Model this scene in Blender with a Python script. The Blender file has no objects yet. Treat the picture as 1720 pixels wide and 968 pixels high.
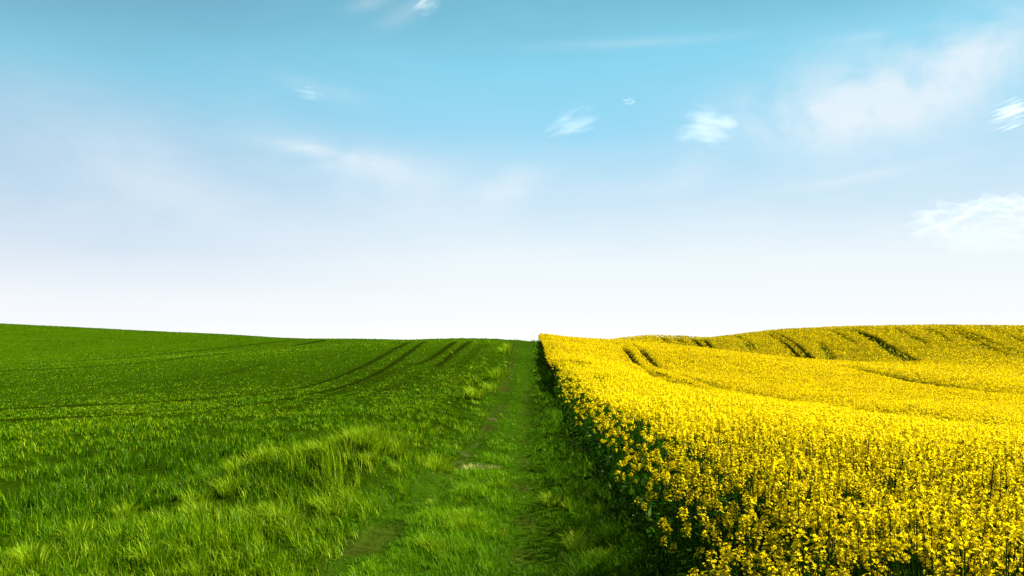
import bpy, math
import numpy as np

rng = np.random.default_rng(7)
R = math.radians
S = bpy.context.scene
COL = S.collection

# ------------------------------------------------------------------ camera, sky, sun, exposure
F, CX, CY, H = 1350.0, 882.0, 580.0, 1.9          # focal length in photo pixels, eye point, eye height
cam = bpy.data.objects.new('camera', bpy.data.cameras.new('camera'))
COL.objects.link(cam)
cam.location = (0, 0, H)
cam.rotation_euler = (R(90), 0, 0)
cam.data.sensor_width = 36
cam.data.lens = F / 1720 * 36
cam.data.shift_x = -(CX - 860) / 1720
cam.data.shift_y = (CY - 484) / 1720
cam.data.clip_end = 20000
S.camera = cam

SUN_EL, SUN_AZ = R(40), R(76)                      # azimuth measured from the view direction (+Y) to the right
SUN_STRENGTH, SKY_STRENGTH = 5.0, 0.05
S.view_settings.view_transform = 'Standard'
S.view_settings.look = 'None'
S.view_settings.exposure = 1.8
S.view_settings.gamma = 1.0
S.view_settings.use_curve_mapping = False
S.cycles.use_denoising = True
S.cycles.max_bounces = 6
S.cycles.transparent_max_bounces = 8
S.cycles.volume_bounces = 3
S.cycles.volume_step_rate = 0.25
S.cycles.diffuse_bounces = 3

sl = bpy.data.lights.new('sun', 'SUN')
sl.energy = SUN_STRENGTH
sl.angle = R(0.5)
sl.color = (1.0, 0.93, 0.80)
so = bpy.data.objects.new('sun', sl)
COL.objects.link(so)
so.location = (60, 30, 60)
so.rotation_euler = (math.pi / 2 - SUN_EL, 0, math.pi - SUN_AZ)


class Nodes:
    """short helper for node trees"""
    def __init__(self, tree):
        self.t = tree
        tree.nodes.clear()

    def n(self, kind, ins=None, **props):
        nd = self.t.nodes.new(kind)
        for k, v in props.items():
            setattr(nd, k, v)
        for k, v in (ins or {}).items():
            self.put(nd.inputs[k], v)
        return nd

    def put(self, sock, v):
        if isinstance(v, bpy.types.NodeSocket):
            self.t.links.new(v, sock)
        else:
            sock.default_value = v

    def m(self, op, a, b=None, c=None, clamp=False):
        nd = self.t.nodes.new('ShaderNodeMath')
        nd.operation = op
        nd.use_clamp = clamp
        for i, v in enumerate((a, b, c)):
            if v is not None:
                self.put(nd.inputs[i], v)
        return nd.outputs[0]

    def mix(self, f, a, b, blend='MIX'):
        nd = self.t.nodes.new('ShaderNodeMix')
        nd.data_type = 'RGBA'
        nd.blend_type = blend
        self.put(nd.inputs[0], f)
        self.put(nd.inputs[6], a)
        self.put(nd.inputs[7], b)
        return nd.outputs[2]

    def ramp(self, f, stops, interp='LINEAR'):
        nd = self.t.nodes.new('ShaderNodeValToRGB')
        cr = nd.color_ramp
        cr.interpolation = interp
        while len(cr.elements) < len(stops):
            cr.elements.new(0.5)
        for e, (p, c) in zip(cr.elements, stops):
            e.position = p
            e.color = (*c, 1)
        self.put(nd.inputs[0], f)
        return nd.outputs[0]

    def smooth(self, v, a, b, lo=0.0, hi=1.0):
        nd = self.t.nodes.new('ShaderNodeMapRange')
        nd.interpolation_type = 'SMOOTHSTEP'
        for k, x in zip(('Value', 'From Min', 'From Max', 'To Min', 'To Max'), (v, a, b, lo, hi)):
            self.put(nd.inputs[k], x)
        return nd.outputs[0]


def lin(r, g, b, k=1.0):
    f = lambda c: (c / 255 / 12.92 if c / 255 <= .04045 else ((c / 255 + .055) / 1.055) ** 2.4) * k
    return (f(r), f(g), f(b))


def build_world():
    w = bpy.data.worlds.new('World')
    S.world = w
    w.use_nodes = True
    N = Nodes(w.node_tree)
    sky = N.n('ShaderNodeTexSky', sky_type='NISHITA', sun_disc=False, sun_elevation=SUN_EL, sun_rotation=SUN_AZ,
              air_density=1.0, dust_density=1.5, ozone_density=1.5)
    nish = N.mix(1.0, sky.outputs[0], (SKY_STRENGTH, SKY_STRENGTH, SKY_STRENGTH, 1), 'MULTIPLY')
    tc = N.n('ShaderNodeTexCoord')
    d = N.n('ShaderNodeSeparateXYZ', {0: tc.outputs['Generated']})
    x, y, z = d.outputs
    hor = N.m('SQRT', N.m('ADD', N.m('MULTIPLY', x, x), N.m('MULTIPLY', y, y)))
    az = N.m('ARCTAN2', x, y)                              # right of the track is positive
    el = N.m('DIVIDE', z, N.m('MAXIMUM', hor, 0.02))      # tangent of the elevation
    vec = N.n('ShaderNodeCombineXYZ', {0: az, 1: el, 2: 0.0}).outputs[0]

    def noise(sx, sy, detail=6, rough=.55, dist=0.0, off=(0, 0, 0), rot=0.0):
        mp = N.n('ShaderNodeMapping', {'Vector': vec, 'Location': off, 'Rotation': (0, 0, rot), 'Scale': (sx, sy, 1)})
        t = N.n('ShaderNodeTexNoise', {'Vector': mp.outputs[0], 'Scale': 1.0, 'Detail': detail, 'Roughness': rough,
                                       'Distortion': dist}, noise_dimensions='3D')
        return t.outputs[0]

    def blob(px, py, rx, ry, rot=0.0):
        """soft patch of sky centred on a direction: 1 in the middle, 0 at the rim"""
        a0, e0 = math.atan((px - CX) / F), (CY - py) / F
        a, e = N.m('SUBTRACT', az, a0), N.m('SUBTRACT', el, e0)
        c, s = math.cos(rot), math.sin(rot)
        p = N.m('DIVIDE', N.m('ADD', N.m('MULTIPLY', a, c), N.m('MULTIPLY', e, s)), rx / F)
        q = N.m('DIVIDE', N.m('SUBTRACT', N.m('MULTIPLY', e, c), N.m('MULTIPLY', a, s)), ry / F)
        r2 = N.m('ADD', N.m('MULTIPLY', p, p), N.m('MULTIPLY', q, q))
        return N.m('EXPONENT', N.m('MULTIPLY', r2, -1.0))

    K = 2 ** -1.8                                          # undone by the exposure
    wob = N.m('MULTIPLY', N.m('SUBTRACT', noise(2.2, 5, 4), 0.5), 0.10)
    h = N.m('MULTIPLY', N.m('ADD', N.m('MAXIMUM', el, 0.0), N.m('MULTIPLY', wob, N.smooth(el, .03, .15))), 1 / 0.6)
    grad = N.ramp(h, [
        (0.00, lin(254, 255, 255, K * 1.06)),
        (0.055, lin(251, 253, 255, K)),
        (0.17, lin(238, 248, 253, K)),
        (0.30, lin(205, 232, 249, K)),
        (0.45, lin(158, 219, 246, K)),
        (0.58, lin(140, 214, 241, K)),
        (0.70, lin(121, 191, 216, K)),
        (1.00, lin(92, 152, 190, K))])
    # left side of the sky is duller and more violet than the right
    left = N.smooth(az, .05, -.62)
    dull = N.ramp(h, [
        (0.00, lin(252, 253, 255, K)), (0.08, lin(244, 248, 253, K)), (0.20, lin(210, 226, 243, K)),
        (0.34, lin(176, 208, 233, K)), (0.50, lin(136, 201, 226, K)), (0.62, lin(117, 176, 201, K)), (0.72, lin(108, 156, 188, K)), (1.0, lin(88, 132, 172, K))])
    grad = N.mix(N.m('MULTIPLY', left, .9), grad, dull)
    # thin high cirrus: veils of noise inside soft patches
    veil = [
        (blob(1480, 200, 150, 66, .1), .25),
        (blob(600, 275, 150, 26, -.15), .55), (blob(260, 300, 230, 55, -.5), .2), (blob(860, 312, 60, 26, .35), .25),
        (blob(1000, 318, 190, 12, 0), .28), (blob(1150, 300, 70, 30, .5), .35), (blob(1440, 320, 190, 9, .13), .45),
        (blob(1050, 77, 170, 8, 0), .25), (blob(1250, 385, 160, 14, -.05), .34), (blob(525, 262, 80, 8, -.12), .45),
        (blob(100, 380, 200, 40, 0), .25), (blob(1480, 103, 60, 7, 0), .22), (blob(1640, 400, 160, 40, .2), .55),
        (blob(625, 14, 40, 12, .4), .30), (blob(540, 162, 60, 14, -.2), .35), (blob(690, 20, 60, 16, .6), .3),
    ]
    tot = 0.0
    for b, k in veil:
        tot = N.m('MULTIPLY_ADD', b, k, tot)
    n1 = noise(6.0, 13.0, 8, .62, .35, (3, 1, 0), .25)
    n2 = noise(16.0, 60.0, 6, .65, .2, (8, 2, 4), .12)
    fib = N.m('ADD', N.m('MULTIPLY', n1, .72), N.m('MULTIPLY', n2, .28))
    cov = N.m('MULTIPLY', tot, N.smooth(fib, .30, .66), clamp=True)
    n3 = noise(9.0, 10.0, 9, .58, .25, (6, 3, 1), .3)
    puffy = N.m('ADD', N.m('MULTIPLY', blob(1480, 200, 165, 84, .15), .95), N.m('ADD', N.m('MULTIPLY', blob(1650, 150, 120, 55, .5), .75), N.m('MULTIPLY', blob(1330, 215, 110, 45, 0), .55)))
    soft = N.m('ADD', N.m('MULTIPLY', blob(660, 320, 190, 50, -.3), .50), N.m('ADD', N.m('MULTIPLY', blob(855, 315, 55, 28, .4), .65), N.m('MULTIPLY', blob(230, 330, 230, 60, -.35), .40)))
    cov = N.m('ADD', cov, N.m('MULTIPLY', N.m('ADD', puffy, soft), N.smooth(n3, .24, .68)), clamp=True)
    cov = N.m('MULTIPLY', cov, .82)
    bg = N.smooth(noise(3.0, 9.0, 7, .6, .5, (1, 7, 2), -.2), .50, .80, 0.0, .16)   # faint streaks all over
    cov = N.m('ADD', cov, N.m('MULTIPLY', bg, N.smooth(el, .42, .10)), clamp=True)
    col = N.mix(cov, grad, (*lin(238, 247, 254, K), 1))
    # the painted ramp hands over to the physical sky above the picture and behind the viewer
    up = N.smooth(el, .50, 1.0)
    back = N.smooth(N.m('ABSOLUTE', az), 0.9, 1.7)
    col = N.mix(N.m('MAXIMUM', up, N.m('MULTIPLY', back, .8)), col, nish)
    bgn = N.n('ShaderNodeBackground', {'Color': col, 'Strength': 1.0})
    out = N.n('ShaderNodeOutputWorld')
    N.t.links.new(bgn.outputs[0], out.inputs[0])


build_world()


# ------------------------------------------------------------------ mesh helpers
def tag(o, label=None, cat=None, group=None, kind=None):
    for k, v in (('label', label), ('category', cat), ('group', group), ('kind', kind)):
        if v:
            o[k] = v
    return o


def make_mesh(name, V, faces, attrs=None, smooth=False):
    """faces: list of integer arrays (n, 3) or (n, 4); attrs: name -> float per vertex or (n,4) colour"""
    me = bpy.data.meshes.new(name)
    V = np.asarray(V, np.float32)
    me.vertices.add(len(V))
    me.vertices.foreach_set('co', V.ravel())
    faces = [np.asarray(f, np.int32) for f in faces if len(f)]
    loops = np.concatenate([f.ravel() for f in faces])
    sizes = np.concatenate([np.full(len(f), f.shape[1], np.int32) for f in faces])
    starts = np.concatenate([[0], np.cumsum(sizes)[:-1]]).astype(np.int32)
    me.loops.add(len(loops))
    me.loops.foreach_set('vertex_index', loops)
    me.polygons.add(len(sizes))
    me.polygons.foreach_set('loop_start', starts)
    me.update(calc_edges=True)
    if smooth:
        me.polygons.foreach_set('use_smooth', np.ones(len(sizes), bool))
    for k, a in (attrs or {}).items():
        a = np.asarray(a, np.float32)
        if a.ndim == 1:
            at = me.attributes.new(k, 'FLOAT', 'POINT')
            at.data.foreach_set('value', a)
        else:
            at = me.attributes.new(k, 'FLOAT_COLOR', 'POINT')
            at.data.foreach_set('color', a.ravel())
    me.validate()
    return me


def link(name, me, mat=None, parent=None, loc=None):
    o = bpy.data.objects.new(name, me)
    COL.objects.link(o)
    if mat is not None and not me.materials:
        me.materials.append(mat)
    if parent is not None:
        o.parent = parent
    if loc is not None:
        o.location = loc
    return o


class Bag:
    """collects vertices, faces and a tint per vertex"""
    def __init__(self):
        self.V, self.T, self.q, self.t, self.n = [], [], [], [], 0

    def add(self, V, quads=None, tris=None, tint=0.5):
        V = np.asarray(V, np.float32).reshape(-1, 3)
        self.V.append(V)
        self.T.append(np.broadcast_to(np.asarray(tint, np.float32), (len(V),)))
        if quads is not None and len(quads):
            self.q.append(np.asarray(quads, np.int64).reshape(-1, 4) + self.n)
        if tris is not None and len(tris):
            self.t.append(np.asarray(tris, np.int64).reshape(-1, 3) + self.n)
        self.n += len(V)

    def mesh(self, name, smooth=False):
        f = []
        if self.q:
            f.append(np.concatenate(self.q))
        if self.t:
            f.append(np.concatenate(self.t))
        return make_mesh(name, np.concatenate(self.V), f, {'tint': np.concatenate(self.T)}, smooth)


def unit(v):
    return v / np.maximum(np.linalg.norm(v, axis=-1, keepdims=True), 1e-9)


def blades(bag, P, hgt, wid, lean, az, tint, curl=1.0):
    """N grass blades: a two-step tapering strip that bends over"""
    n = len(P)
    one = np.ones(n)
    hgt, wid, lean, az, tint = (np.asarray(v) * one for v in (hgt, wid, lean, az, tint))
    dirx, diry = np.cos(az), np.sin(az)
    face = az + np.pi / 2 + rng.normal(0, .5, n)
    sx, sy = np.cos(face) * wid / 2, np.sin(face) * wid / 2
    l1, l2 = lean * .35, lean * (1.0 if curl else .8)
    m = P + np.stack([dirx * hgt * l1, diry * hgt * l1, hgt * .58 * np.sqrt(np.maximum(1 - l1 ** 2, .1))], 1)
    t = P + np.stack([dirx * hgt * l2, diry * hgt * l2, hgt * np.sqrt(np.maximum(1 - (l2 * .85) ** 2, .12))], 1)
    s = np.stack([sx, sy, np.zeros(n)], 1)
    V = np.stack([P - s, P + s, m + s * .85, m - s * .85, t], 1).reshape(-1, 3)
    b = np.arange(n)[:, None] * 5
    bag.add(V, b + np.array([[0, 1, 2, 3]]), b + np.array([[3, 2, 4]]), np.repeat(tint, 5))


# ------------------------------------------------------------------ the lie of the land
def world_pt(px, py, d, drop=0.0):
    return ((px - CX) / F * d, d, H - (py - CY) / F * d - drop)


CROP = 1.12
ctrl = [(-14, -10, 0), (-14, 0, 0), (0, -10, 0), (0, 0, 0), (12, -10, -.2), (10, 0, -.1), (-60, -30, 0), (60, -30, -2.2), (-60, 5, 0.0), (60, 5, -2.4),
        (0, 6.6, 0), (-4, 7, 0.02), (0, 12, 0), (-8, 12, .0), (0.9, 19, 0.0), (2.5, 4, -.03), (4, 7, -.22)]
for a in [(925, 640, 29), (912, 600, 43), (905, 575, 60), (870, 572, 64), (840, 640, 29), (850, 600, 43),
          (490, 650, 30), (690, 573, 70), (0, 690, 22), (0, 613, 56), (240, 600, 62), (400, 581, 76), (520, 569, 86),
          (0, 547, 122), (200, 555, 112), (400, 563, 100), (600, 569, 82), (760, 570.5, 70), (-300, 536, 130), (-300, 620, 56)]:
    ctrl.append(world_pt(*a))
for a in [(1720, 725, 18), (1300, 670, 25), (1150, 645, 28), (1080, 610, 42), (1040, 574, 64), (1720, 668, 32), (1440, 622, 50),
          (1340, 606, 61), (1720, 641, 45), (1180, 585, 62), (1340, 604, 96), (1720, 606, 84), (1550, 547, 160), (1720, 548, 158),
          (1300, 555, 150), (1100, 563, 112), (960, 561, 80), (2100, 560, 150), (2100, 640, 80), (1550, 580, 112)]:
    ctrl.append(world_pt(*a, drop=CROP))
# the far sides of the rises fall away
for px, py, d in [(0, 547, 122), (300, 560, 106), (600, 569, 82), (870, 571, 64), (1000, 562, 90), (1300, 555, 150), (1700, 548, 160), (-300, 536, 130), (2100, 560, 150)]:
    X, Y, Z = world_pt(px, py, d, CROP if px > 900 else 0)
    ctrl.append((X * 1.5, Y * 1.5, Z - .030 * Y))
ctrl = np.array(ctrl, float)


def tps_k(r2):
    return np.where(r2 > 1e-12, .5 * r2 * np.log(np.maximum(r2, 1e-12)), 0)


def tps_fit(c):
    xy = c[:, :2] / 50
    K = tps_k(((xy[:, None] - xy[None]) ** 2).sum(-1)) + np.eye(len(c)) * 2e-3
    P = np.hstack([np.ones((len(c), 1)), xy])
    A = np.block([[K, P], [P.T, np.zeros((3, 3))]])
    return np.linalg.solve(A, np.concatenate([c[:, 2], np.zeros(3)])), xy


TW, TXY = tps_fit(ctrl)


def fbm(x, y, scale, seed=0, octs=4):
    """cheap value-noise sum, about -1..1"""
    tot, amp, nrm = 0, 1.0, 0
    for o in range(octs):
        r = np.random.default_rng(seed * 31 + o)
        g = r.uniform(-1, 1, (256, 256))
        u, v = x / scale * 2 ** o + 37.3 * o, y / scale * 2 ** o + 11.7 * o
        iu, iv = np.floor(u).astype(int), np.floor(v).astype(int)
        fu, fv = u - iu, v - iv
        fu, fv = fu * fu * (3 - 2 * fu), fv * fv * (3 - 2 * fv)
        a, b = g[iu & 255, iv & 255], g[(iu + 1) & 255, iv & 255]
        c, d = g[iu & 255, (iv + 1) & 255], g[(iu + 1) & 255, (iv + 1) & 255]
        tot = tot + amp * ((a * (1 - fu) + b * fu) * (1 - fv) + (c * (1 - fu) + d * fu) * fv)
        nrm += amp
        amp *= .5
    return tot / nrm * 1.5


edge_right = lambda y: np.interp(y, [-20, 6, 19, 29, 43, 62, 90], [1.0, 1.0, .92, .93, .98, 1.15, 1.4])     # foot of the rapeseed
edge_left = lambda y: np.interp(y, [-20, 4, 6.6, 9.2, 12.8, 18, 31, 45, 62, 90], [-2.4, -2.2, -2.0, -1.75, -1.45, -1.2, -1.02, -.95, -.95, -1.0])
rut_left = lambda y: np.interp(y, [-20, 4, 6.7, 7.8, 10.3, 15.5, 22, 31, 60, 90], [-2.1, -2.0, -1.75, -1.5, -1.2, -1.0, -.72, -.66, -.62, -.6])
rut_right = lambda y: np.interp(y, [-20, 5, 12, 30, 60], [-.05, -.02, -.02, .12, .2])
gauss = lambda d, w: np.exp(-(d / w) ** 2)


def smoothstep(a, b, v):
    t = np.clip((v - a) / (b - a), 0, 1)
    return t * t * (3 - 2 * t)


def bank(x, y):
    """rough grassy bump on the left verge"""
    g = .44 * np.exp(-(((x + 2.15) * 1.1) ** 2 + ((y - 11.0) / 1.0) ** 2))
    g += .28 * np.exp(-(((x + 3.15) / .9) ** 2 + ((y - 10.2) / .9) ** 2))
    g += .12 * np.exp(-(((x + 1.9) / .8) ** 2 + ((y - 8.6) / .9) ** 2))
    g += .12 * np.exp(-(((x + 3.2) / 1.2) ** 2 + ((y - 7.2) / .8) ** 2))
    return g


def height0(x, y):
    """smooth land"""
    x, y = np.asarray(x, float), np.asarray(y, float)
    q = np.stack([x.ravel(), y.ravel()], 1) / 50
    out = np.empty(len(q))
    for i in range(0, len(q), 50000):
        s = q[i:i + 50000]
        k = tps_k(((s[:, None] - TXY[None]) ** 2).sum(-1))
        out[i:i + 50000] = k @ TW[:-3] + TW[-3] + s @ TW[-2:]
    out = out.reshape(x.shape)
    r = np.hypot(x, y)
    far = smoothstep(190, 300, r)
    return out * (1 - far) + far * (-3 - .035 * (r - 190))


def height(x, y):
    z = height0(x, y)
    r = np.hypot(x, y)
    near = np.clip(1 - r / 60, 0, 1)
    el, er = edge_left(y), edge_right(y)
    on = smoothstep(el - .5, el + .3, x) * (1 - smoothstep(er - .2, er + .3, x))
    verge = smoothstep(el - 2.6, el - .2, x) * (1 - smoothstep(el - .1, el + .4, x))
    z = z + bank(x, y)
    z = z - near * on * (.05 + .05 * gauss(x - rut_left(y), .28) + .035 * gauss(x - rut_right(y), .25))
    z = z + near * verge * .085 * fbm(x, y, .7, 3) + near * on * .065 * fbm(x, y, .62, 5)
    z = z + near * .02 * fbm(x, y, 1.6, 9)
    return z


def hit(px, py, top=0.0):
    """where the line of sight through a photo point meets the land (or the crop top)"""
    d = np.geomspace(3, 260, 900)
    X = (px - CX) / F * d
    Z = H - (py - CY) / F * d
    g = height0(X, d) + top
    k = np.argmax(Z <= g)
    if Z[k] > g[k]:
        k = np.argmin(Z - g)
    return (X[k], d[k])


def polyline(pts, top):
    w = [hit(px, py, top) for px, py in pts]
    return np.array(w)


def smooth_line(w, n=40):
    t = np.linspace(0, 1, len(w))
    s = np.linspace(0, 1, n)
    c = [np.polyval(np.polyfit(t, w[:, i], min(3, len(w) - 1)), s) for i in (0, 1)]
    return np.stack(c, 1)


def seg_dist(x, y, lines):
    """distance to the nearest of a set of polylines"""
    best = np.full(x.shape, 1e9)
    for L in lines:
        box = (x > L[:, 0].min() - 3) & (x < L[:, 0].max() + 3) & (y > L[:, 1].min() - 3) & (y < L[:, 1].max() + 3)
        if not box.any():
            continue
        xs, ys = x[box], y[box]
        b = np.full(xs.shape, 1e9)
        for (x0, y0), (x1, y1) in zip(L[:-1], L[1:]):
            dx, dy = x1 - x0, y1 - y0
            t = np.clip(((xs - x0) * dx + (ys - y0) * dy) / (dx * dx + dy * dy + 1e-9), 0, 1)
            b = np.minimum(b, np.hypot(xs - x0 - t * dx, ys - y0 - t * dy))
        best[box] = np.minimum(best[box], b)
    return best


wheat_lines = [smooth_line(polyline(p, .0)) for p in (
    [(688, 574), (655, 597), (600, 621), (540, 641), (470, 657), (380, 668), (250, 678), (120, 685), (-80, 692)],
    [(712, 574), (685, 600), (640, 625), (575, 648), (500, 668), (400, 683), (280, 694), (130, 703), (-80, 712)],
    [(520, 570), (430, 580), (330, 589), (230, 598), (100, 609), (-60, 616)],
    [(545, 572), (430, 588), (330, 600), (230, 610), (110, 619), (-60, 626)],
    [(765, 574), (725, 602), (690, 612)],
    [(790, 574), (755, 600), (735, 615)])]
wheat_faint = [smooth_line(polyline(p, .0)) for p in (
    [(690, 612), (600, 650), (480, 690), (330, 716)], [(735, 615), (690, 640), (600, 672)], [(440, 612), (380, 628), (300, 640)],
    [(815, 578), (790, 600), (765, 618)], [(60, 648), (0, 650), (-60, 652)])]
rape_lines = [smooth_line(polyline(p, .9)) for p in (
    [(1032, 573), (1055, 592), (1075, 608), (1105, 630), (1150, 652), (1220, 668)],
    [(1060, 577), (1095, 600), (1130, 625), (1180, 645), (1270, 662), (1390, 683), (1530, 705), (1740, 735)],
    [(1440, 620), (1500, 630), (1560, 643), (1640, 655), (1740, 668)],
    [(1160, 568), (1180, 585)], [(1176, 568), (1198, 587)],
    [(1290, 562), (1325, 583), (1350, 605)], [(1306, 562), (1342, 583), (1366, 605)],
    [(1425, 555), (1475, 578), (1530, 610)], [(1438, 555), (1495, 582), (1545, 608)],
    [(1568, 549), (1640, 573), (1730, 607)], [(1590, 549), (1665, 575), (1740, 600)])]
rape_faint = [smooth_line(polyline(p, .9)) for p in (
    [(1340, 588), (1450, 589), (1560, 586), (1650, 581)],
    [(1100, 566), (1125, 578)], [(1230, 562), (1262, 590)], [(1375, 575), (1400, 605)], [(1130, 566), (1150, 580)],
    [(1395, 556), (1440, 580)], [(1500, 552), (1560, 580)], [(1540, 549), (1600, 575)], [(1640, 549), (1720, 575)])]
hole_pts = [hit(px, py, .9) for px, py in ((960, 596), (966, 603), (972, 618), (978, 624), (1006, 645), (1013, 650), (1435, 602), (1400, 602), (1130, 690), (1075, 680))]
hole_rad = [.55, .5, .5, .5, .45, .4, 1.6, 1.2, .3, .3]


def rape_cover(x, y):
    """1 where the crop stands tall, 0 in wheel tracks and gaps"""
    dist = np.hypot(x, y)
    c = smoothstep(.18, .42, seg_dist(x, y, rape_lines[3:]) - .0011 * dist) * smoothstep(.12, .32, seg_dist(x, y, rape_lines[:3]))
    wide = np.where(x < 14, .90 * (1 - smoothstep(26, 38, y)), .95)
    c = c * smoothstep(0, .30, seg_dist(x, y, rape_lines[:3]) + .10 * fbm(x, y, 1.2, 71) - wide)
    c = c * (.45 + .55 * smoothstep(.15, .5, seg_dist(x, y, rape_faint) - .002 * dist))
    for (hx, hy), hr in zip(hole_pts, hole_rad):
        w = hr * (1 + .5 * fbm(x, y, .6, 21))
        c = c * smoothstep(.5, 1.1, np.hypot(x - hx, (y - hy) * .6) / w)
    return c


def wheat_cover(x, y):
    dist = np.hypot(x, y)
    c = smoothstep(.16, .32, seg_dist(x, y, wheat_lines) + .09 - .0006 * dist - .22 * smoothstep(-8.5, -13, x))
    return c * (.6 + .4 * smoothstep(.1, .35, seg_dist(x, y, wheat_faint) - .002 * dist))


# ------------------------------------------------------------------ materials
def new_mat(name):
    m = bpy.data.materials.new(name)
    m.use_nodes = True
    return m, Nodes(m.node_tree)


def leaf_material(name, stops, transl=.4, gloss=.05, rough=.4, tcol=1.25, k=.62):
    stops = [(p, tuple(k * v for v in c)) for p, c in stops]
    m, N = new_mat(name)
    a = N.n('ShaderNodeAttribute', attribute_name='tint')
    geo = N.n('ShaderNodeNewGeometry')
    nz = N.n('ShaderNodeTexNoise', {'Vector': geo.outputs['Position'], 'Scale': .8, 'Detail': 4.0})
    f = N.m('ADD', a.outputs['Fac'], N.m('MULTIPLY', N.m('SUBTRACT', nz.outputs[0], .5), .5), clamp=True)
    c = N.ramp(f, stops)
    dif = N.n('ShaderNodeBsdfDiffuse', {'Color': c})
    ct = N.mix(1.0, c, (tcol, tcol, tcol * .8, 1), 'MULTIPLY')
    tr = N.n('ShaderNodeBsdfTranslucent', {'Color': ct})
    s1 = N.n('ShaderNodeMixShader', {0: transl, 1: dif.outputs[0], 2: tr.outputs[0]})
    gl = N.n('ShaderNodeBsdfGlossy', {'Color': (.75, .85, .35, 1), 'Roughness': rough})
    s2 = N.n('ShaderNodeMixShader', {0: gloss, 1: s1.outputs[0], 2: gl.outputs[0]})
    out = N.n('ShaderNodeOutputMaterial')
    N.t.links.new(s2.outputs[0], out.inputs[0])
    return m


M = {}
M['wheat'] = leaf_material('wheat_leaf', [(0, (.020, .075, .0004)), (.45, (.078, .215, .0006)), (.8, (.155, .32, .001)), (1, (.46, .56, .008))], .34, .006)
M['verge'] = leaf_material('verge_grass', [(0, (.030, .095, .0006)), (.5, (.120, .250, .0008)), (.85, (.24, .42, .002)), (1, (.52, .64, .03))], .34, .006)
M['track'] = leaf_material('track_grass', [(0, (.050, .055, .004)), (.25, (.050, .130, .002)), (.6, (.078, .235, .002)), (1, (.21, .40, .003))], .34, .006)
M['pale'] = leaf_material('pale_weed', [(0, (.07, .14, .01)), (.5, (.22, .28, .03)), (1, (.66, .64, .22))], .3, .01)
M['petal'] = leaf_material('rape_petal', [(0, (.14, .17, .003)), (.25, (.38, .285, .001)), (.5, (.84, .625, .001)), (1, (.95, .79, .004))], .58, .006, .5, 1.05, .75)
M['rape_leaf'] = leaf_material('rape_leaf', [(0, (.008, .032, .002)), (.5, (.022, .080, .003)), (1, (.05, .13, .005))], .35, .004)
M['stalk'] = leaf_material('dry_stalk', [(0, (.03, .028, .012)), (1, (.06, .05, .02))], .1, .01)


def ground_material():
    m, N = new_mat('field_soil')
    a = N.n('ShaderNodeAttribute', attribute_name='zone')
    geo = N.n('ShaderNodeNewGeometry')
    pos = geo.outputs['Position']
    n1 = N.n('ShaderNodeTexNoise', {'Vector': pos, 'Scale': 9.0, 'Detail': 6.0, 'Roughness': .65})
    n2 = N.n('ShaderNodeTexNoise', {'Vector': pos, 'Scale': .35, 'Detail': 4.0})
    f = N.m('ADD', N.m('MULTIPLY', n1.outputs[0], .75), N.m('MULTIPLY', n2.outputs[0], .25))
    k = N.ramp(f, [(.28, (.28, .28, .28)), (.5, (.62, .62, .62)), (.72, (1, 1, 1))])
    c = N.mix(1.0, a.outputs['Color'], k, 'MULTIPLY')
    bump = N.n('ShaderNodeBump', {'Strength': .9, 'Distance': .06, 'Height': n1.outputs[0]})
    b = N.n('ShaderNodeBsdfDiffuse', {'Color': c, 'Roughness': .6, 'Normal': bump.outputs[0]})
    out = N.n('ShaderNodeOutputMaterial')
    N.t.links.new(b.outputs[0], out.inputs[0])
    return m


M['ground'] = ground_material()


# ------------------------------------------------------------------ the ground: one sheet out past the crests
def polar_axes():
    ang = np.concatenate([np.linspace(-180, -46, 40, endpoint=False), np.linspace(-46, 46, 560, endpoint=False), np.linspace(46, 180, 40)])
    rad = np.concatenate([[0.0, .5, 1.0], np.geomspace(1.5, 260, 430), np.geomspace(290, 1800, 14)])
    return np.radians(ang), rad


def build_ground():
    ang, rad = polar_axes()
    A, Rr = np.meshgrid(ang[:-1], rad)
    X, Y = Rr * np.sin(A), Rr * np.cos(A)
    Z = height(X, Y)
    el, er = edge_left(Y), edge_right(Y)
    wheat = 1 - smoothstep(el - .4, el + .1, X)
    rape = smoothstep(er - .15, er + .15, X)
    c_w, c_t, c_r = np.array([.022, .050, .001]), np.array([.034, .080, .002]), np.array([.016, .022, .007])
    soil = np.array([.046, .050, .009])
    bare = np.clip(gauss(X - rut_left(Y), .24) * .9 + gauss(X - rut_right(Y), .16) * .55, 0, 1)
    bare = bare * np.clip(.2 + .8 * fbm(X, Y, .8, 14), 0, 1)
    far = smoothstep(25, 60, np.hypot(X, Y))[..., None]
    wc = wheat_cover(X, Y)[..., None]
    cw = (c_w * (1 - far) + np.array([.044, .100, .001]) * far) * wc + np.array([.014, .026, .001]) * (1 - wc)
    ct = c_t * (1 - bare[..., None]) + soil * bare[..., None]
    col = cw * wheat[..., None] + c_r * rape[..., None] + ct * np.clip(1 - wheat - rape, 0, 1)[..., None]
    nr, na = X.shape
    i = np.arange(nr - 1)[:, None] * na
    j = np.arange(na)[None]
    j2 = (j + 1) % na
    q = np.stack([i + j, i + na + j, i + na + j2, i + j2], -1).reshape(-1, 4)[:, ::-1]
    V = np.stack([X, Y, Z], -1).reshape(-1, 3)
    zone = np.concatenate([col.reshape(-1, 3), np.ones((nr * na, 1))], 1)
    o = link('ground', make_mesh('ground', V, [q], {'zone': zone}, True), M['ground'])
    tag(o, 'rolling farmland under both crops, soil and thin green between the plants', 'ground', kind='structure')


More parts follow.
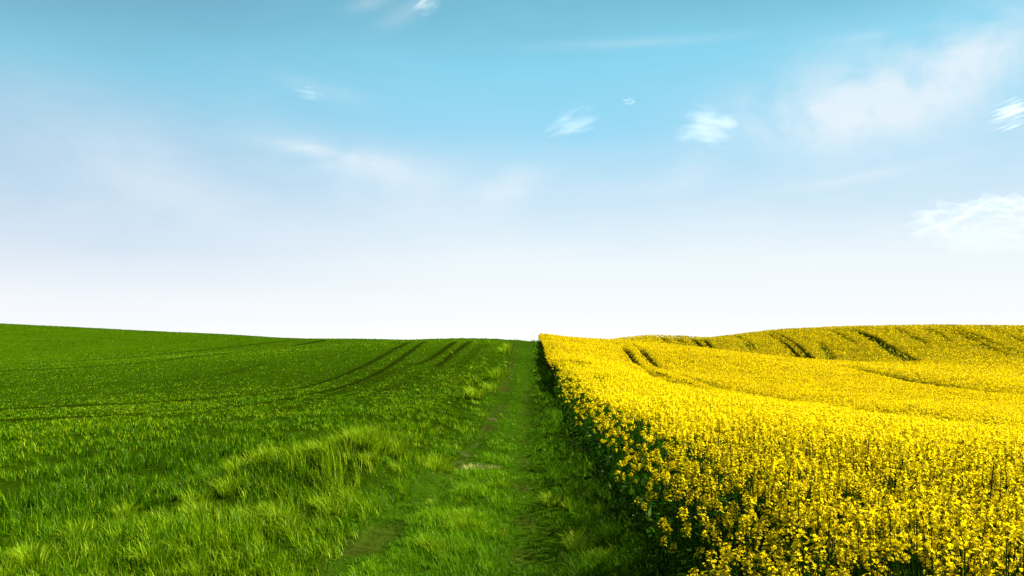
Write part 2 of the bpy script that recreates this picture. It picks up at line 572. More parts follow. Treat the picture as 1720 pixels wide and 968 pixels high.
def build_track():
    """the worn farm track: its own sheet a little above the soil"""
    ys = np.concatenate([np.linspace(-6, 3, 20, endpoint=False), np.geomspace(3, 75, 300)])
    us = np.linspace(0, 1, 34)
    Yg, U = np.meshgrid(ys, us, indexing='ij')
    X = edge_left(Yg) + .12 + U * (edge_right(Yg) - edge_left(Yg) - .24)
    Z = height(X, Yg) + .012 - .05 * (np.abs(U - .5) > .49)
    ct, soil, pale = np.array([.034, .085, .002]), np.array([.050, .054, .008]), np.array([.13, .12, .05])
    bl, br = gauss(X - rut_left(Yg), .22), gauss(X - rut_right(Yg), .15)
    n = fbm(X, Yg, .7, 14)
    bare = np.clip(bl * (.28 + .75 * n) + br * (.12 + .65 * n), 0, .85)[..., None]
    st = smoothstep(.75, 1.1, fbm(X, Yg, .45, 33) * np.maximum(bl, br) + .2 * bl)[..., None] * .7
    c = ct * (1 - bare) + soil * bare
    c = c * (1 - st) + pale * st
    n0, n1 = X.shape
    i = np.arange(n0 - 1)[:, None] * n1
    j = np.arange(n1 - 1)[None]
    q = np.stack([i + j, i + j + 1, i + n1 + j + 1, i + n1 + j], -1).reshape(-1, 4)
    zone = np.concatenate([c.reshape(-1, 3), np.ones((n0 * n1, 1))], 1)
    o = link('track', make_mesh('track', np.stack([X, Yg, Z], -1).reshape(-1, 3), [q], {'zone': zone}, True), M['ground'])
    tag(o, 'worn grassy farm track with brown ruts between the two fields', 'track', kind='structure')


build_ground()
build_track()


# ------------------------------------------------------------------ scattering
def scatter(n, dmin, dmax, amin, amax, power=1.0):
    """points round the viewer; power 1 = the same number at every scale of distance, 2 = even over the area"""
    u = rng.random(n)
    if power == 2:
        d = np.sqrt(dmin ** 2 + u * (dmax ** 2 - dmin ** 2))
    else:
        d = dmin * (dmax / dmin) ** u
    a = np.radians(rng.uniform(amin, amax, n))
    return d * np.sin(a), d * np.cos(a)


WIND = R(195)                                              # the grass leans a little to the left and towards us


def clumps(x, y, k, rad):
    """turn each point into k blades round it; returns positions, outward bearing and the clump each belongs to"""
    n = len(x)
    idx = np.repeat(np.arange(n), k)
    a = rng.uniform(0, 6.283, n * k)
    q = rad * np.sqrt(rng.random(n * k)) * np.repeat(rng.uniform(.6, 1.4, n), k)
    return x[idx] + q * np.cos(a), y[idx] + q * np.sin(a), a, idx, q / rad


def build_wheat():
    bag = Bag()
    for n, d0, d1, p, k in ((9000, 4.0, 12, 2, 14), (17000, 12, 26, 2, 9), (60000, 26, 150, 1, 4)):
        x, y = scatter(n, d0, d1, -47, 2, p)
        keep = (x < edge_left(y) - .35 - .9 * rng.random(n)) & (y > 1)
        c = wheat_cover(x, y)
        keep &= rng.random(n) < c * 1.05
        keep &= rng.random(n) > .9 * smoothstep(.10, -.45, fbm(x, y, .7, 41)) * (1 - smoothstep(14, 40, np.hypot(x, y)))
        x, y, c = x[keep], y[keep], c[keep]
        rows = np.sin(x * 6.283 / .85 + .6 * fbm(x, y, 4, 88)) * smoothstep(22, 34, np.hypot(x, y)) * smoothstep(-16, -7, x)
        ch = rng.uniform(.75, 1.25, len(x)) * (1 + .3 * fbm(x, y, 2.0, 2)) * (.3 + .7 * c) * (1 + .3 * rows)
        ct = .16 * rng.standard_normal(len(x)) + .16 * fbm(x, y, 5, 8) + .14 * fbm(x * .35, y, 9, 90) + .05 * rows
        d0_ = np.hypot(x, y)
        x, y, a, idx, q = clumps(x, y, k, 1.0)
        d = d0_[idx]
        r_ = np.maximum(.045, .0028 * d)
        x, y = (x - np.cos(a) * q) + np.cos(a) * q * r_, (y - np.sin(a) * q) + np.sin(a) * q * r_
        n = len(x)
        h = (.05 + .125 * (1 - smoothstep(9, 26, d))) * ch[idx] * rng.uniform(.55, 1.2, n)
        w = np.maximum(.0060, .00066 * d) * rng.uniform(.7, 1.4, n)
        tint = np.clip(.45 - .18 * smoothstep(45, 110, d) + ct[idx] + .20 * rng.standard_normal(n), 0, .92)  # far crop tinted darker: a vignette put into the leaf colour
        tint = np.where(rng.random(n) < .022, 1.0, tint)
        az = a + rng.normal(0, .7, n)
        lean = np.clip(.12 + .35 * q + rng.normal(0, .15, n), .03, .95)
        blades(bag, np.stack([x, y, height(x, y) - .01], 1), h, w, lean, az, tint)
    o = link('wheat_crop', bag.mesh('wheat_crop'), M['wheat'])
    tag(o, 'young green cereal crop covering the whole field left of the track', 'crop', kind='stuff')


def build_verge():
    bag = Bag()
    n = 14000
    x, y = scatter(n, 3.6, 45, -44, 4, 1)
    off = edge_left(y) - x                                 # metres left of the track
    k = .18 * (off < 3.2) + np.exp(-((off - .45) / .85) ** 2) + .9 * np.clip(bank(x, y) / .2, 0, 1)
    keep = (rng.random(n) < k) & (off > -.25)
    keep &= rng.random(n) > .75 * smoothstep(.0, -.45, fbm(x, y, .6, 43))
    x, y = x[keep], y[keep]
    up = np.clip(bank(x, y) / .25, 0, 1)
    ch = (.13 + .14 * up + .05 * fbm(x, y, .6, 6)) * rng.uniform(.7, 1.25, len(x))
    ct = .14 * rng.standard_normal(len(x)) + .26 * fbm(x, y, .7, 3) + .20 * up  # bank top and humps lighter, hollows darker: sun and shade put in tint
    wa = WIND + 1.8 * fbm(x, y, 1.2, 27)
    x, y, a, idx, q = clumps(x, y, 15, .07)
    n = len(x)
    d = np.hypot(x, y)
    h = ch[idx] * rng.uniform(.5, 1.2, n)
    w = np.maximum(.0060, .0006 * d) * rng.uniform(.7, 1.3, n)
    tint = np.clip(.42 + ct[idx] + .20 * rng.standard_normal(n), 0, .97)
    az = np.where(rng.random(n) < .4, wa[idx] + rng.normal(0, .5, n), a)
    blades(bag, np.stack([x, y, height(x, y) - .01], 1), h, w, np.clip(.25 + .4 * q + rng.normal(0, .2, n), .05, .97), az, tint)
    o = link('verge_grass', bag.mesh('verge_grass'), M['verge'])
    tag(o, 'rough yellow-green grass on the bank along the left side of the track', 'grass', kind='stuff')


def build_track_grass():
    bag = Bag()
    n = 60000
    x, y = scatter(n, 3.6, 72, -26, 22, 1)
    el, er = edge_left(y), edge_right(y)
    bl, br = gauss(x - rut_left(y), .26), gauss(x - rut_right(y), .16)
    keep = (x > el - .3) & (x < er + .15)
    nb = fbm(x, y, .7, 14)
    keep &= rng.random(n) > np.clip(bl * (.06 + .5 * nb) + br * (.0 + .45 * nb), 0, .6)
    keep &= rng.random(n) > .92 * smoothstep(.0, -.40, fbm(x, y, .45, 45))
    x, y, bl, br = x[keep], y[keep], bl[keep], br[keep]
    mid = gauss(x + .60, .45) * (1 - smoothstep(9.5, 14, y))
    side = smoothstep(.22, .55, x)
    ch = (.050 + .085 * mid + .12 * side + .045 * fbm(x, y, .62, 5)) * (1 - .38 * bl) * (1 - .35 * br) * rng.uniform(.65, 1.35, len(x))
    ct = .10 * rng.standard_normal(len(x)) + .20 * mid - .26 * bl - .14 * br + .30 * fbm(x, y, .62, 5) + .10 * fbm(x, y, 1.7, 19)  # humps lighter, hollows darker: relief shading put into the tint
    x, y, a, idx, q = clumps(x, y, 10, .05)
    n = len(x)
    d = np.hypot(x, y)
    h = ch[idx] * rng.uniform(.5, 1.3, n)
    w = np.maximum(.0050, .0006 * d) * rng.uniform(.7, 1.3, n)
    tint = np.clip(.52 + ct[idx] + .15 * rng.standard_normal(n), 0, 1)
    az = np.where(rng.random(n) < .3 + .3 * side[idx], WIND - .2 + rng.normal(0, .7, n), a)
    blades(bag, np.stack([x, y, height(x, y) - .005], 1), h, w, np.clip(.2 + .4 * q + rng.normal(0, .2, n), .05, .97), az, tint)
    o = link('track_grass', bag.mesh('track_grass'), M['track'])
    tag(o, 'short trodden grass growing over the track, shaded along the rapeseed', 'grass', kind='stuff')


build_wheat()
build_verge()
build_track_grass()


# ------------------------------------------------------------------ grass tussocks one can tell apart
def tussock_mesh(name, seed, radius, tall, count, pale=0.0, spread=.75, wid=.006):
    r = np.random.default_rng(seed)
    bag = Bag()
    a, q = r.uniform(0, 6.283, count), radius * np.sqrt(r.random(count)) * .6
    P = np.stack([q * np.cos(a), q * np.sin(a), np.full(count, -.03)], 1)
    lean = np.clip(spread * (.3 + q / radius) + r.normal(0, .15, count), .05, .98)
    h = tall * r.uniform(.55, 1.15, count)
    tint = np.clip(.55 + .2 * r.standard_normal(count) + pale, 0, 1)
    blades(bag, P, h, wid * r.uniform(.7, 1.4, count), lean, a + r.normal(0, .5, count), tint)
    return bag.mesh(name)


T_PROTO = [tussock_mesh('grass_tussock', 100 + i, .24, .32, 230, .14, .85, .008) for i in range(4)]
T_PALE = [tussock_mesh('grass_tussock', 200 + i, .24, .30, 240, .32, .85, .008) for i in range(2)]  # paler tint imitates sun on the bank crown; far clumps reuse it
for m_ in T_PROTO + T_PALE:
    m_.materials.append(M['verge'])


def tussock(name, me, x, y, s, rz, label, group=None, cat='grass tussock'):
    o = link(name, me, None, None, (x, y, float(height(np.array([x]), np.array([y]))[0])))
    o.scale = (s, s, s * (.85 + .3 * rng.random()))
    o.rotation_euler = (0, 0, rz)
    return tag(o, label, cat, group)


G_BANK = 'grass tussocks on the bank'
L_BANK = 'long bent grass tussock on the sunlit bump beside the left of the track'
for i in range(26):
    a = rng.random()
    x = -3.6 + 2.2 * a + rng.normal(0, .18)
    y = 9.7 + 1.7 * a + rng.normal(0, .45)
    tussock('grass_tussock', T_PROTO[i % 4], x, y, rng.uniform(.55, 1.0), rng.uniform(0, 6.28), L_BANK, G_BANK)
for i in range(9):
    x, y = -2.25 + rng.normal(0, .35), 11.2 + rng.normal(0, .22)
    tussock('grass_tussock', T_PALE[i % 2], x, y, rng.uniform(.6, .95), rng.uniform(0, 6.28),
            'grass tussock tinted pale as if sunlit, along the crown of the bank', 'pale tussocks on the crown of the bank')
for i in range(26):
    y = rng.uniform(6.2, 9.6)
    x = float(edge_left(y)) - rng.uniform(.05, 2.6)
    tussock('grass_tussock', T_PROTO[i % 4], x, y, rng.uniform(.4, .8), rng.uniform(0, 6.28),
            'shaggy green tussock on the near left verge below the bank', 'tussocks on the near left verge')
for i in range(24):
    y = rng.uniform(6.0, 11.5)
    x = -.62 + rng.normal(0, .26)
    tussock('grass_tussock', T_PROTO[i % 4], x, y, rng.uniform(.34, .58), rng.uniform(0, 6.28),
            'low bright tussock on the raised middle strip of the track', 'tussocks along the middle of the track')
for i in range(14):
    y = rng.uniform(5.2, 10.5)
    x = .62 + rng.normal(0, .12)
    tussock('grass_tussock', T_PROTO[i % 4], x, y, rng.uniform(.45, .75), rng.uniform(0, 6.28),
            'dark shaded tussock at the foot of the rapeseed edge', 'shaded tussocks at the foot of the rapeseed')
far_tufts = [(800, 666, 1.6, 'bright yellow-green grass clump casting a dark shadow, nearest on the far left verge'),
             (826, 652, 1.3, 'yellow-green grass clump on the left verge just beyond the brightest one'),
             (833, 634, 1.5, 'tall yellow-green grass clump halfway up the left verge'),
             (842, 628, 1.4, 'ragged grass clump leaning at the track edge halfway up the left verge'),
             (849, 590, 1.8, 'straw coloured grass clump on the left verge near the crest'),
             (852, 582, 1.6, 'dull green grass clump on the left verge close to the skyline')]
for k, (px, py, s, lab) in enumerate(far_tufts):
    x, y = hit(px, py + 4)
    tussock('grass_tussock', (T_PALE + T_PROTO)[(k * 5) % 6], x, y, s, k * 1.3, lab)
x, y = hit(865, 574)
tussock('grass_tussock', T_PROTO[1], x, y, .8, .4, 'small dark grass tuft on the skyline where the track ends')
wm = tussock_mesh('weed_clump', 321, .24, .12, 300, .17, .8, .008)
wm.materials.append(M['pale'])
for k, (px, py, s, lab) in enumerate([(798, 786, 1.25, 'largest pale creamy weed clump in the middle of the track'),
                                      (828, 784, .8, 'small pale weed clump just right of the largest creamy one'),
                                      (768, 792, .7, 'thin pale weed clump at the rut, left of the largest creamy one')]):
    x, y = hit(px, py)
    tussock('weed_clump', wm, x, y, s, k, lab, cat='weed')


# ------------------------------------------------------------------ rapeseed
def petals(bag, C, Nrm, size, tint, r):
    """four-petalled florets; C centres, Nrm facing"""
    n = len(C)
    t = unit(np.cross(Nrm, r.normal(0, 1, (n, 3))))
    b = np.cross(Nrm, t)
    for k in range(4):
        a = k * math.pi / 2
        u, v = t * math.cos(a) + b * math.sin(a), -t * math.sin(a) + b * math.cos(a)
        s = size[:, None]
        V = np.stack([C, C + s * (.55 * u - .42 * v + .12 * Nrm), C + s * (1.0 * u + .22 * Nrm), C + s * (.55 * u + .42 * v + .12 * Nrm)], 1)
        bag.add(V, np.arange(n * 4).reshape(-1, 4), None, np.repeat(tint, 4))


def tube(bag, pts, r0, r1, tint=.5, sides=4):
    pts = np.asarray(pts, float)
    n = len(pts)
    d = unit(np.gradient(pts, axis=0))
    a = unit(np.cross(d, np.array([.31, .95, .05])))
    b = np.cross(d, a)
    rr = np.linspace(r0, r1, n)[:, None]
    V = np.concatenate([pts + rr * (a * math.cos(k * 2 * math.pi / sides) + b * math.sin(k * 2 * math.pi / sides)) for k in range(sides)]).reshape(sides, n, 3)
    q = [(k * n + i, k * n + i + 1, ((k + 1) % sides) * n + i + 1, ((k + 1) % sides) * n + i) for k in range(sides) for i in range(n - 1)]
    bag.add(V.reshape(-1, 3), q, None, tint)


def raceme_mesh(seed, name='flower_head'):
    """one flower head: open florets round a knot of buds, base at the origin, about 9 cm tall"""
    r = np.random.default_rng(seed)
    bag = Bag()
    n = r.integers(20, 29)
    z = r.uniform(.0, .075, n)
    a = np.arange(n) * 2.4 + r.uniform(0, .6, n)
    rad = (.033 - .012 * z / .075) * r.uniform(.75, 1.15, n)
    C = np.stack([rad * np.cos(a), rad * np.sin(a), z + .012], 1)
    Nn = unit(np.stack([np.cos(a), np.sin(a), r.uniform(.6, 2.2, n)], 1))
    Nn = unit(Nn + r.normal(0, .35, Nn.shape))
    petals(bag, C, Nn, r.uniform(.0082, .0112, n), r.uniform(.45, 1.0, n), r)
    for k in range(n):                                      # little stalks to the florets
        tube(bag, [(0, 0, max(C[k, 2] - .022, 0)), tuple(C[k] * .98)], .0009, .0007, .02, 3)
    for k in range(9):                                      # knot of buds
        c = np.array([r.normal(0, .006), r.normal(0, .006), .088 + r.normal(0, .006)])
        s = .0042
        o = np.array([(1, 0, 0), (0, 1, 0), (-1, 0, 0), (0, -1, 0), (0, 0, 1.5), (0, 0, -1.5)]) * s + c
        bag.add(o, None, [(0, 1, 4), (1, 2, 4), (2, 3, 4), (3, 0, 4), (1, 0, 5), (2, 1, 5), (3, 2, 5), (0, 3, 5)], .12)
    tube(bag, [(0, 0, -.01), (0, 0, .045), (0, 0, .085)], .002, .0012, .0, 4)
    me = bag.mesh(name)
    me.materials.append(M['petal'])
    return me


def leaf(bag, base, az, length, wid, droop, tint, r):
    t = np.linspace(0, 1, 6)
    c, s = math.cos(az), math.sin(az)
    out = length * (t - .12 * t * t)
    zz = length * (.55 * t - droop * t * t)
    wv = wid * np.sin(np.pi * np.clip(t * .93 + .05, 0, 1)) ** .8 * .5
    cen = base + np.stack([out * c, out * s, zz], 1)
    sd = np.stack([-s * wv, c * wv, .15 * wv * r.normal(0, 1, 6)], 1)
    V = np.concatenate([cen - sd, cen + sd])
    bag.add(V, [(i, i + 1, 7 + i, 6 + i) for i in range(5)], None, tint)


HEADS = [raceme_mesh(400 + i) for i in range(7)]


def plant_proto(seed, tall, edge):
    r = np.random.default_rng(seed)
    st, lf = Bag(), Bag()
    lean = r.normal(0, .05, 2) + (np.array([.02, -.03]) if edge else 0)
    top = np.array([lean[0] * tall, lean[1] * tall, tall])
    mid = top * .5 + np.array([r.normal(0, .015), r.normal(0, .015), 0])
    tube(st, [(0, 0, -.03), tuple(mid * .5), tuple(mid), tuple((mid + top) / 2), tuple(top)], .006, .0028, .5, 5)
    heads = [(top, 1.0)]
    nb = r.integers(2, 4) if edge else r.integers(5, 8)
    for k in range(nb):
        f = r.uniform(.5, .85)
        p0 = top * f
        a = k * 2.4 + r.uniform(0, .7)
        out = r.uniform(.05, .15)
        p2 = np.array([p0[0] + math.cos(a) * out, p0[1] + math.sin(a) * out, tall * r.uniform(.85, 1.0)])
        ln = p2[2] - p0[2]
        p1 = (p0 + p2) / 2 + np.array([math.cos(a), math.sin(a), -.3]) * ln * .12
        tube(st, [tuple(p0), tuple(p1), tuple(p2)], .0032, .002, .55, 4)
        heads.append((p2, r.uniform(.75, 1.0)))
    for k in range(8):
        z = r.uniform(.06, .72) * tall
        leaf(lf, top * (z / tall), r.uniform(0, 6.28), r.uniform(.12, .24) * (1.2 - .6 * z / tall), r.uniform(.03, .06), r.uniform(.3, .6), r.uniform(.1, .9), r)
    for k in range(14):                                     # narrow grass-like leaves and side shoots low down
        a, q = r.uniform(0, 6.28), r.uniform(0, .08)
        blades(lf, np.array([[q * math.cos(a), q * math.sin(a), 0]]), r.uniform(.25, .6) * tall, .008, r.uniform(.1, .5), a, r.uniform(.2, .9))
    sm, lm = st.mesh('stem'), lf.mesh('foliage')
    sm.materials.append(M['rape_leaf'])
    lm.materials.append(M['rape_leaf'])
    hd = [(HEADS[r.integers(0, 7)], p, s, r.uniform(0, 6.28), r.normal(0, .25, 2)) for p, s in heads]
    return sm, lm, hd


def jitter_grid(x0, x1, y0, y1, step):
    gx, gy = np.meshgrid(np.arange(x0, x1, step), np.arange(y0, y1, step))
    x, y = gx.ravel() + rng.uniform(-.48, .48, gx.size) * step, gy.ravel() + rng.uniform(-.48, .48, gx.size) * step
    return x, y


def crop_height(x, y):
    low = 1 - .42 * gauss(seg_dist(np.asarray(x), np.asarray(y), rape_lines[:3]), 1.7) * np.where(x < 14, 1 - .8 * smoothstep(24, 38, y), 1)      # shorter beside the wheelings
    low = low * (1 - .36 * smoothstep(34, 56, y) * (1 - smoothstep(4, 14, x)))            # thin soil on the crest by the track
    return CROP * low * (1 + .07 * fbm(x, y, 1.4, 51) * (1 - .6 * smoothstep(9, 16, np.hypot(x, y))) + .05 * fbm(x, y, 6, 52))


# every plant out to 11 m
px_, py_ = jitter_grid(.9, 12, .6, 11.0, .17)
ok = (px_ > edge_right(py_) + .04 * rng.standard_normal(len(px_))) & (px_ < py_ * .86 + 1.6) & (rng.random(len(px_)) < rape_cover(px_, py_))
px_, py_ = px_[ok], py_[ok]
ph_ = crop_height(px_, py_) * rng.uniform(.85, 1.1, len(px_))
rim = px_ - edge_right(py_) < .42
ph_ = np.where(rim, ph_ * rng.uniform(.62, .98, len(px_)), ph_)
pz_ = height(px_, py_)
sx_ = CX + F * px_ / py_
sy_ = CY - F * (pz_ + ph_ - H) / py_
seen = (sx_ > -20) & (sx_ < 1735) & (sy_ < 985) & (sy_ > 500)
order = np.argsort(np.where(seen, py_, 1e9))[:300]
single = np.zeros(len(px_), bool)
single[order] = True

P_IN = [plant_proto(600 + i, 1.0, False) for i in range(6)]
P_ED = [plant_proto(700 + i, 1.0, True) for i in range(4)]


def place_plant(proto, x, y, z, s, rz, label, group):
    root = bpy.data.objects.new('rapeseed_plant', None)
    root.empty_display_size = .1
    COL.objects.link(root)
    root.location = (x, y, z)
    root.rotation_euler = (0, 0, rz)
    root.scale = (1, 1, s)
    tag(root, label, 'rapeseed plant', group)
    sm, lm, hd = proto
    link('stem', sm, None, root)
    link('foliage', lm, None, root)
    for me, p, hs, a, tl in hd:
        c = link('flower_head', me, None, root, tuple(p))
        c.scale = (hs, hs, hs / s)
        c.rotation_euler = (tl[0], tl[1], a)


for i in order:
    pr = P_ED[i % 4] if rim[i] else P_IN[i % 6]
    rz = rng.normal(0, .5) if rim[i] else rng.uniform(0, 6.28)
    lab, grp = (('rapeseed plant with sparse yellow heads at the field edge beside the shaded track', 'rapeseed plants along the field edge') if rim[i] else
                ('rapeseed plant in full yellow flower in the nearest part of the crop', 'nearest rapeseed plants inside the crop'))
    place_plant(pr, px_[i], py_[i], pz_[i], ph_[i], rz, lab, grp)


def quads_at(bag, C, Nrm, size, tint, r, asp=1.0):
    n = len(C)
    t = unit(np.cross(Nrm, r.normal(0, 1, (n, 3))))
    b = np.cross(Nrm, t)
    s = np.asarray(size)[:, None] * .5
    bend = Nrm * s * .35
    V = np.stack([C - t * s - b * s * asp + bend, C + t * s - b * s * asp - bend * .2, C + t * s + b * s * asp + bend, C - t * s + b * s * asp - bend * .2], 1)
    bag.add(V, np.arange(n * 4).reshape(-1, 4), None, np.repeat(tint, 4))


def heads_cloud(bag, C, k, spread, size, r, dull=0.0, up=.8):
    """k florets round each head centre"""
    n = len(C)
    a = r.uniform(0, 6.283, (n, k))
    zz = r.uniform(-1, 1, (n, k))
    rr = np.sqrt(1 - zz ** 2 * .8) * r.uniform(.5, 1.1, (n, k))
    spread = np.asarray(spread).reshape(-1, 1) * np.ones((n, k))
    off = np.stack([rr * np.cos(a) * spread, rr * np.sin(a) * spread, zz * spread * .8], -1)
    P = (C[:, None] + off).reshape(-1, 3)
    Nn = unit(np.stack([np.cos(a), np.sin(a), up + .9 * (zz + 1) / 2], -1).reshape(-1, 3) + r.normal(0, .35, (n * k, 3)))
    sz = (np.asarray(size).reshape(-1, 1) * r.uniform(.75, 1.2, (n, k))).ravel()
    tint = np.clip(r.uniform(.42, 1.0, n * k) - np.repeat(dull * np.ones(n), k), 0, 1)
    quads_at(bag, P, Nn, sz, tint, r)


def build_rape_mass():
    fl, gr = Bag(), Bag()
    r = np.random.default_rng(77)
    # 1. plants up to 11 m that are not single things
    m = ~single
    x, y, z, h, rm = px_[m], py_[m], pz_[m], ph_[m], rim[m]
    P = np.stack([x, y, z], 1)

    def stand(P, h, rm, heads, k, spread, size, lo=.11, stems=True):
        n = len(P)
        for q in range(heads):
            top = h * np.where(rm, r.uniform(.78, 1.0, n), 1.03 - lo * r.random(n) ** 1.8)
            C = P + np.stack([r.normal(0, .11, n) * (1 - .5 * rm) + .03 * rm, r.normal(0, .11, n), top], 1)
            show = r.random(n) < .25 + .75 * smoothstep(.12, .55, P[:, 0] - edge_right(P[:, 1]))
            heads_cloud(fl, C[show], k, spread, np.asarray(size)[show], r)
            if stems and q < 3:
                B = P + np.stack([r.normal(0, .02, n), r.normal(0, .02, n), np.zeros(n)], 1)
                d = C - B
                L = np.linalg.norm(d, axis=1)
                s = unit(np.cross(d, r.normal(0, 1, (n, 3)))) * .0035
                V = np.stack([B - s, B + s, C + s * .6, C - s * .6], 1)
                gr.add(V, np.arange(n * 4).reshape(-1, 4), None, np.repeat(r.uniform(.2, .9, n), 4))
        for q in range(7):
            f = r.uniform(.08, .74, n)
            zc = P + np.stack([r.normal(0, .06, n), r.normal(0, .06, n), f * h], 1)
            quads_at(gr, zc, unit(r.normal(0, 1, (n, 3)) + [0, 0, .5]), r.uniform(.07, .15, n), r.uniform(.05, .9, n), r, .30)

    stand(P, h, rm, 7, 18, .027, np.full(len(P), .0128))
    # 2. 11 - 30 m
    x, y = jitter_grid(.85, 28, 9, 30, .20)
    d = np.hypot(x, y)
    ok = (x > edge_right(y)) & (d > 6) & (y > 11.0) & (x < y * .86 + 2) & (r.random(len(x)) < rape_cover(x, y))
    near_wheel = gauss(seg_dist(x, y, rape_lines[:3]), 1.3)
    ok &= r.random(len(x)) > .8 * near_wheel
    x, y = x[ok], y[ok]
    hh = crop_height(x, y) * r.uniform(.93, 1.04, len(x))
    rm = x - edge_right(y) < .35
    hh = np.where(rm, hh * r.uniform(.7, 1.0, len(x)), hh)
    stand(np.stack([x, y, height(x, y)], 1), hh, rm, 8, 9, .033, np.full(len(x), .0185), .15)
    # 3. beyond: heads of florets at their own scale, and a leafy canopy below them
    x, y = scatter(230000, 26, 190, -2, 45, 1)
    ok = (x > edge_right(y)) & (y > 29.5) & (r.random(len(x)) < .04 + .96 * rape_cover(x, y))
    x, y = x[ok], y[ok]
    d = np.hypot(x, y)
    rm = x - edge_right(y) < .4
    cv = rape_cover(x, y)
    hh = crop_height(x, y) * np.where(rm, r.uniform(.55, 1.0, len(x)), r.uniform(.92, 1.02, len(x))) * (.35 + .65 * cv)
    C = np.stack([x, y, height(x, y) + hh], 1)
    hill = smoothstep(66, 95, y) * smoothstep(20, 30, x + .2 * (y - 66))      # far slope duller and thinner: its weaker sunlight put into tint and density
    on = r.random(len(x)) < 1 - .25 * hill
    C, d, hill = C[on], d[on], hill[on]
    heads_cloud(fl, C, 5, np.maximum(.036, .0010 * d), np.maximum(.024, .00068 * d), r, .20 + .06 * smoothstep(30, 60, d) + .18 * hill, .35)
    bag = gr
    ang = np.radians(np.linspace(-3, 45, 420))
    rad = np.geomspace(24, 200, 330)
    A, Rr = np.meshgrid(ang, rad)
    X, Y = Rr * np.sin(A), Rr * np.cos(A)
    inside = X > edge_right(Y) + .25
    cov = rape_cover(X, Y)
    Z = height(X, Y) + (.12 + .66 * cov) * (crop_height(X, Y) / CROP) * (1 + .1 * fbm(X, Y, .5, 61)) * smoothstep(24, 27, Rr)
    nr, na = X.shape
    i = np.arange(nr - 1)[:, None] * na
    j = np.arange(na - 1)[None]
    q = np.stack([i + j, i + j + 1, i + na + j + 1, i + na + j], -1).reshape(-1, 4)
    q = q[inside.ravel()[q].all(1)]
    full = cov.ravel()[q].mean(1) > .55
    tl = np.clip(.20 + .10 * fbm(X, Y, 3, 63) + .16 * (1 - .6 * smoothstep(60, 85, Rr)) * rng.standard_normal(X.shape), 0, .6).ravel()
    fl.add(np.stack([X, Y, Z], -1).reshape(-1, 3), q[full], None, tl)
    bag.add(np.stack([X, Y, Z], -1).reshape(-1, 3), q[~full], None, .75)
    # one object, two materials: petals and greenery
    V = np.concatenate(fl.V + gr.V)
    T = np.concatenate(fl.T + gr.T)
    qf = np.concatenate(fl.q)
    qg = np.concatenate(gr.q) + fl.n
    me = make_mesh('rapeseed_crop', V, [qf, qg], {'tint': T})
    me.materials.append(M['petal'])
    me.materials.append(M['rape_leaf'])
    mi = np.concatenate([np.zeros(len(qf), np.int32), np.ones(len(qg), np.int32)])
    if len(mi) == len(me.polygons):
        me.polygons.foreach_set('material_index', mi)
    else:
        print('VALIDATE DROPPED FACES', len(mi), len(me.polygons))
    o = link('rapeseed_crop', me)
    tag(o, 'yellow flowering rapeseed filling the field right of the track', 'crop', kind='stuff')


build_rape_mass()


def stalk(px, py, d, tall, label):
    x = (px - CX) / F * d
    z = float(height(np.array([x]), np.array([d]))[0])
    bag = Bag()
    tube(bag, [(0, 0, 0), (.01, 0, tall * .5), (-.008, .01, tall * .8), (.012, 0, tall)], .007, .003, .5, 5)
    for k in range(7):
        a = k * 2.4
        zz = tall * (.72 + .04 * k)
        tube(bag, [(0, 0, zz), (.035 * math.cos(a), .035 * math.sin(a), zz + .05)], .002, .0012, .3, 3)
    o = link('bare_stalk', bag.mesh('bare_stalk'), M['stalk'], None, (x, d, z))
    tag(o, label, 'stalk')


stalk(1207, 760, 6.2, 1.36, 'dark bare stalk standing above the flowers, leftmost of the tall stalks')
stalk(1457, 800, 5.4, 1.34, 'dark bare stalk standing above the flowers in the middle of the near crop')
stalk(1666, 830, 4.6, 1.30, 'dark bare stalk standing above the flowers at the right end of the near crop')


# ------------------------------------------------------------------ clouds: closed hulls filled with thin vapour
def ico(sub):
    import bmesh
    bm = bmesh.new()
    bmesh.ops.create_icosphere(bm, subdivisions=sub, radius=1.0)
    V = np.array([v.co[:] for v in bm.verts])
    Fc = np.array([[v.index for v in f.verts] for f in bm.faces])
    bm.free()
    return V, Fc


def cloud_material(name, dens, nscale, stretch, cut, rot=0.0, off=(0, 0, 0), edge=.55, soft=.8):
    m, N = new_mat(name)
    tc = N.n('ShaderNodeTexCoord')
    p = tc.outputs['Object']
    mp = N.n('ShaderNodeMapping', {'Vector': p, 'Rotation': (0, rot, 0), 'Scale': stretch, 'Location': off})
    nz = N.n('ShaderNodeTexNoise', {'Vector': mp.outputs[0], 'Scale': nscale, 'Detail': 4.0, 'Roughness': .52, 'Distortion': .3})
    ln = N.n('ShaderNodeVectorMath', {0: p}, operation='LENGTH').outputs['Value']
    fall = N.smooth(ln, 1.0, 1.0 - edge)
    v = N.m('SUBTRACT', N.m('ADD', N.m('MULTIPLY', N.m('SUBTRACT', nz.outputs[0], .5), 3.0), fall), cut)
    v = N.m('MULTIPLY', N.m('MULTIPLY', N.smooth(v, 0.0, soft), dens), N.smooth(ln, 1.0, .9))
    vol = N.n('ShaderNodeVolumeScatter', {'Color': (1, 1, 1, 1), 'Density': v, 'Anisotropy': 0.0})
    out = N.n('ShaderNodeOutputMaterial')
    N.t.links.new(vol.outputs[0], out.inputs['Volume'])
    return m


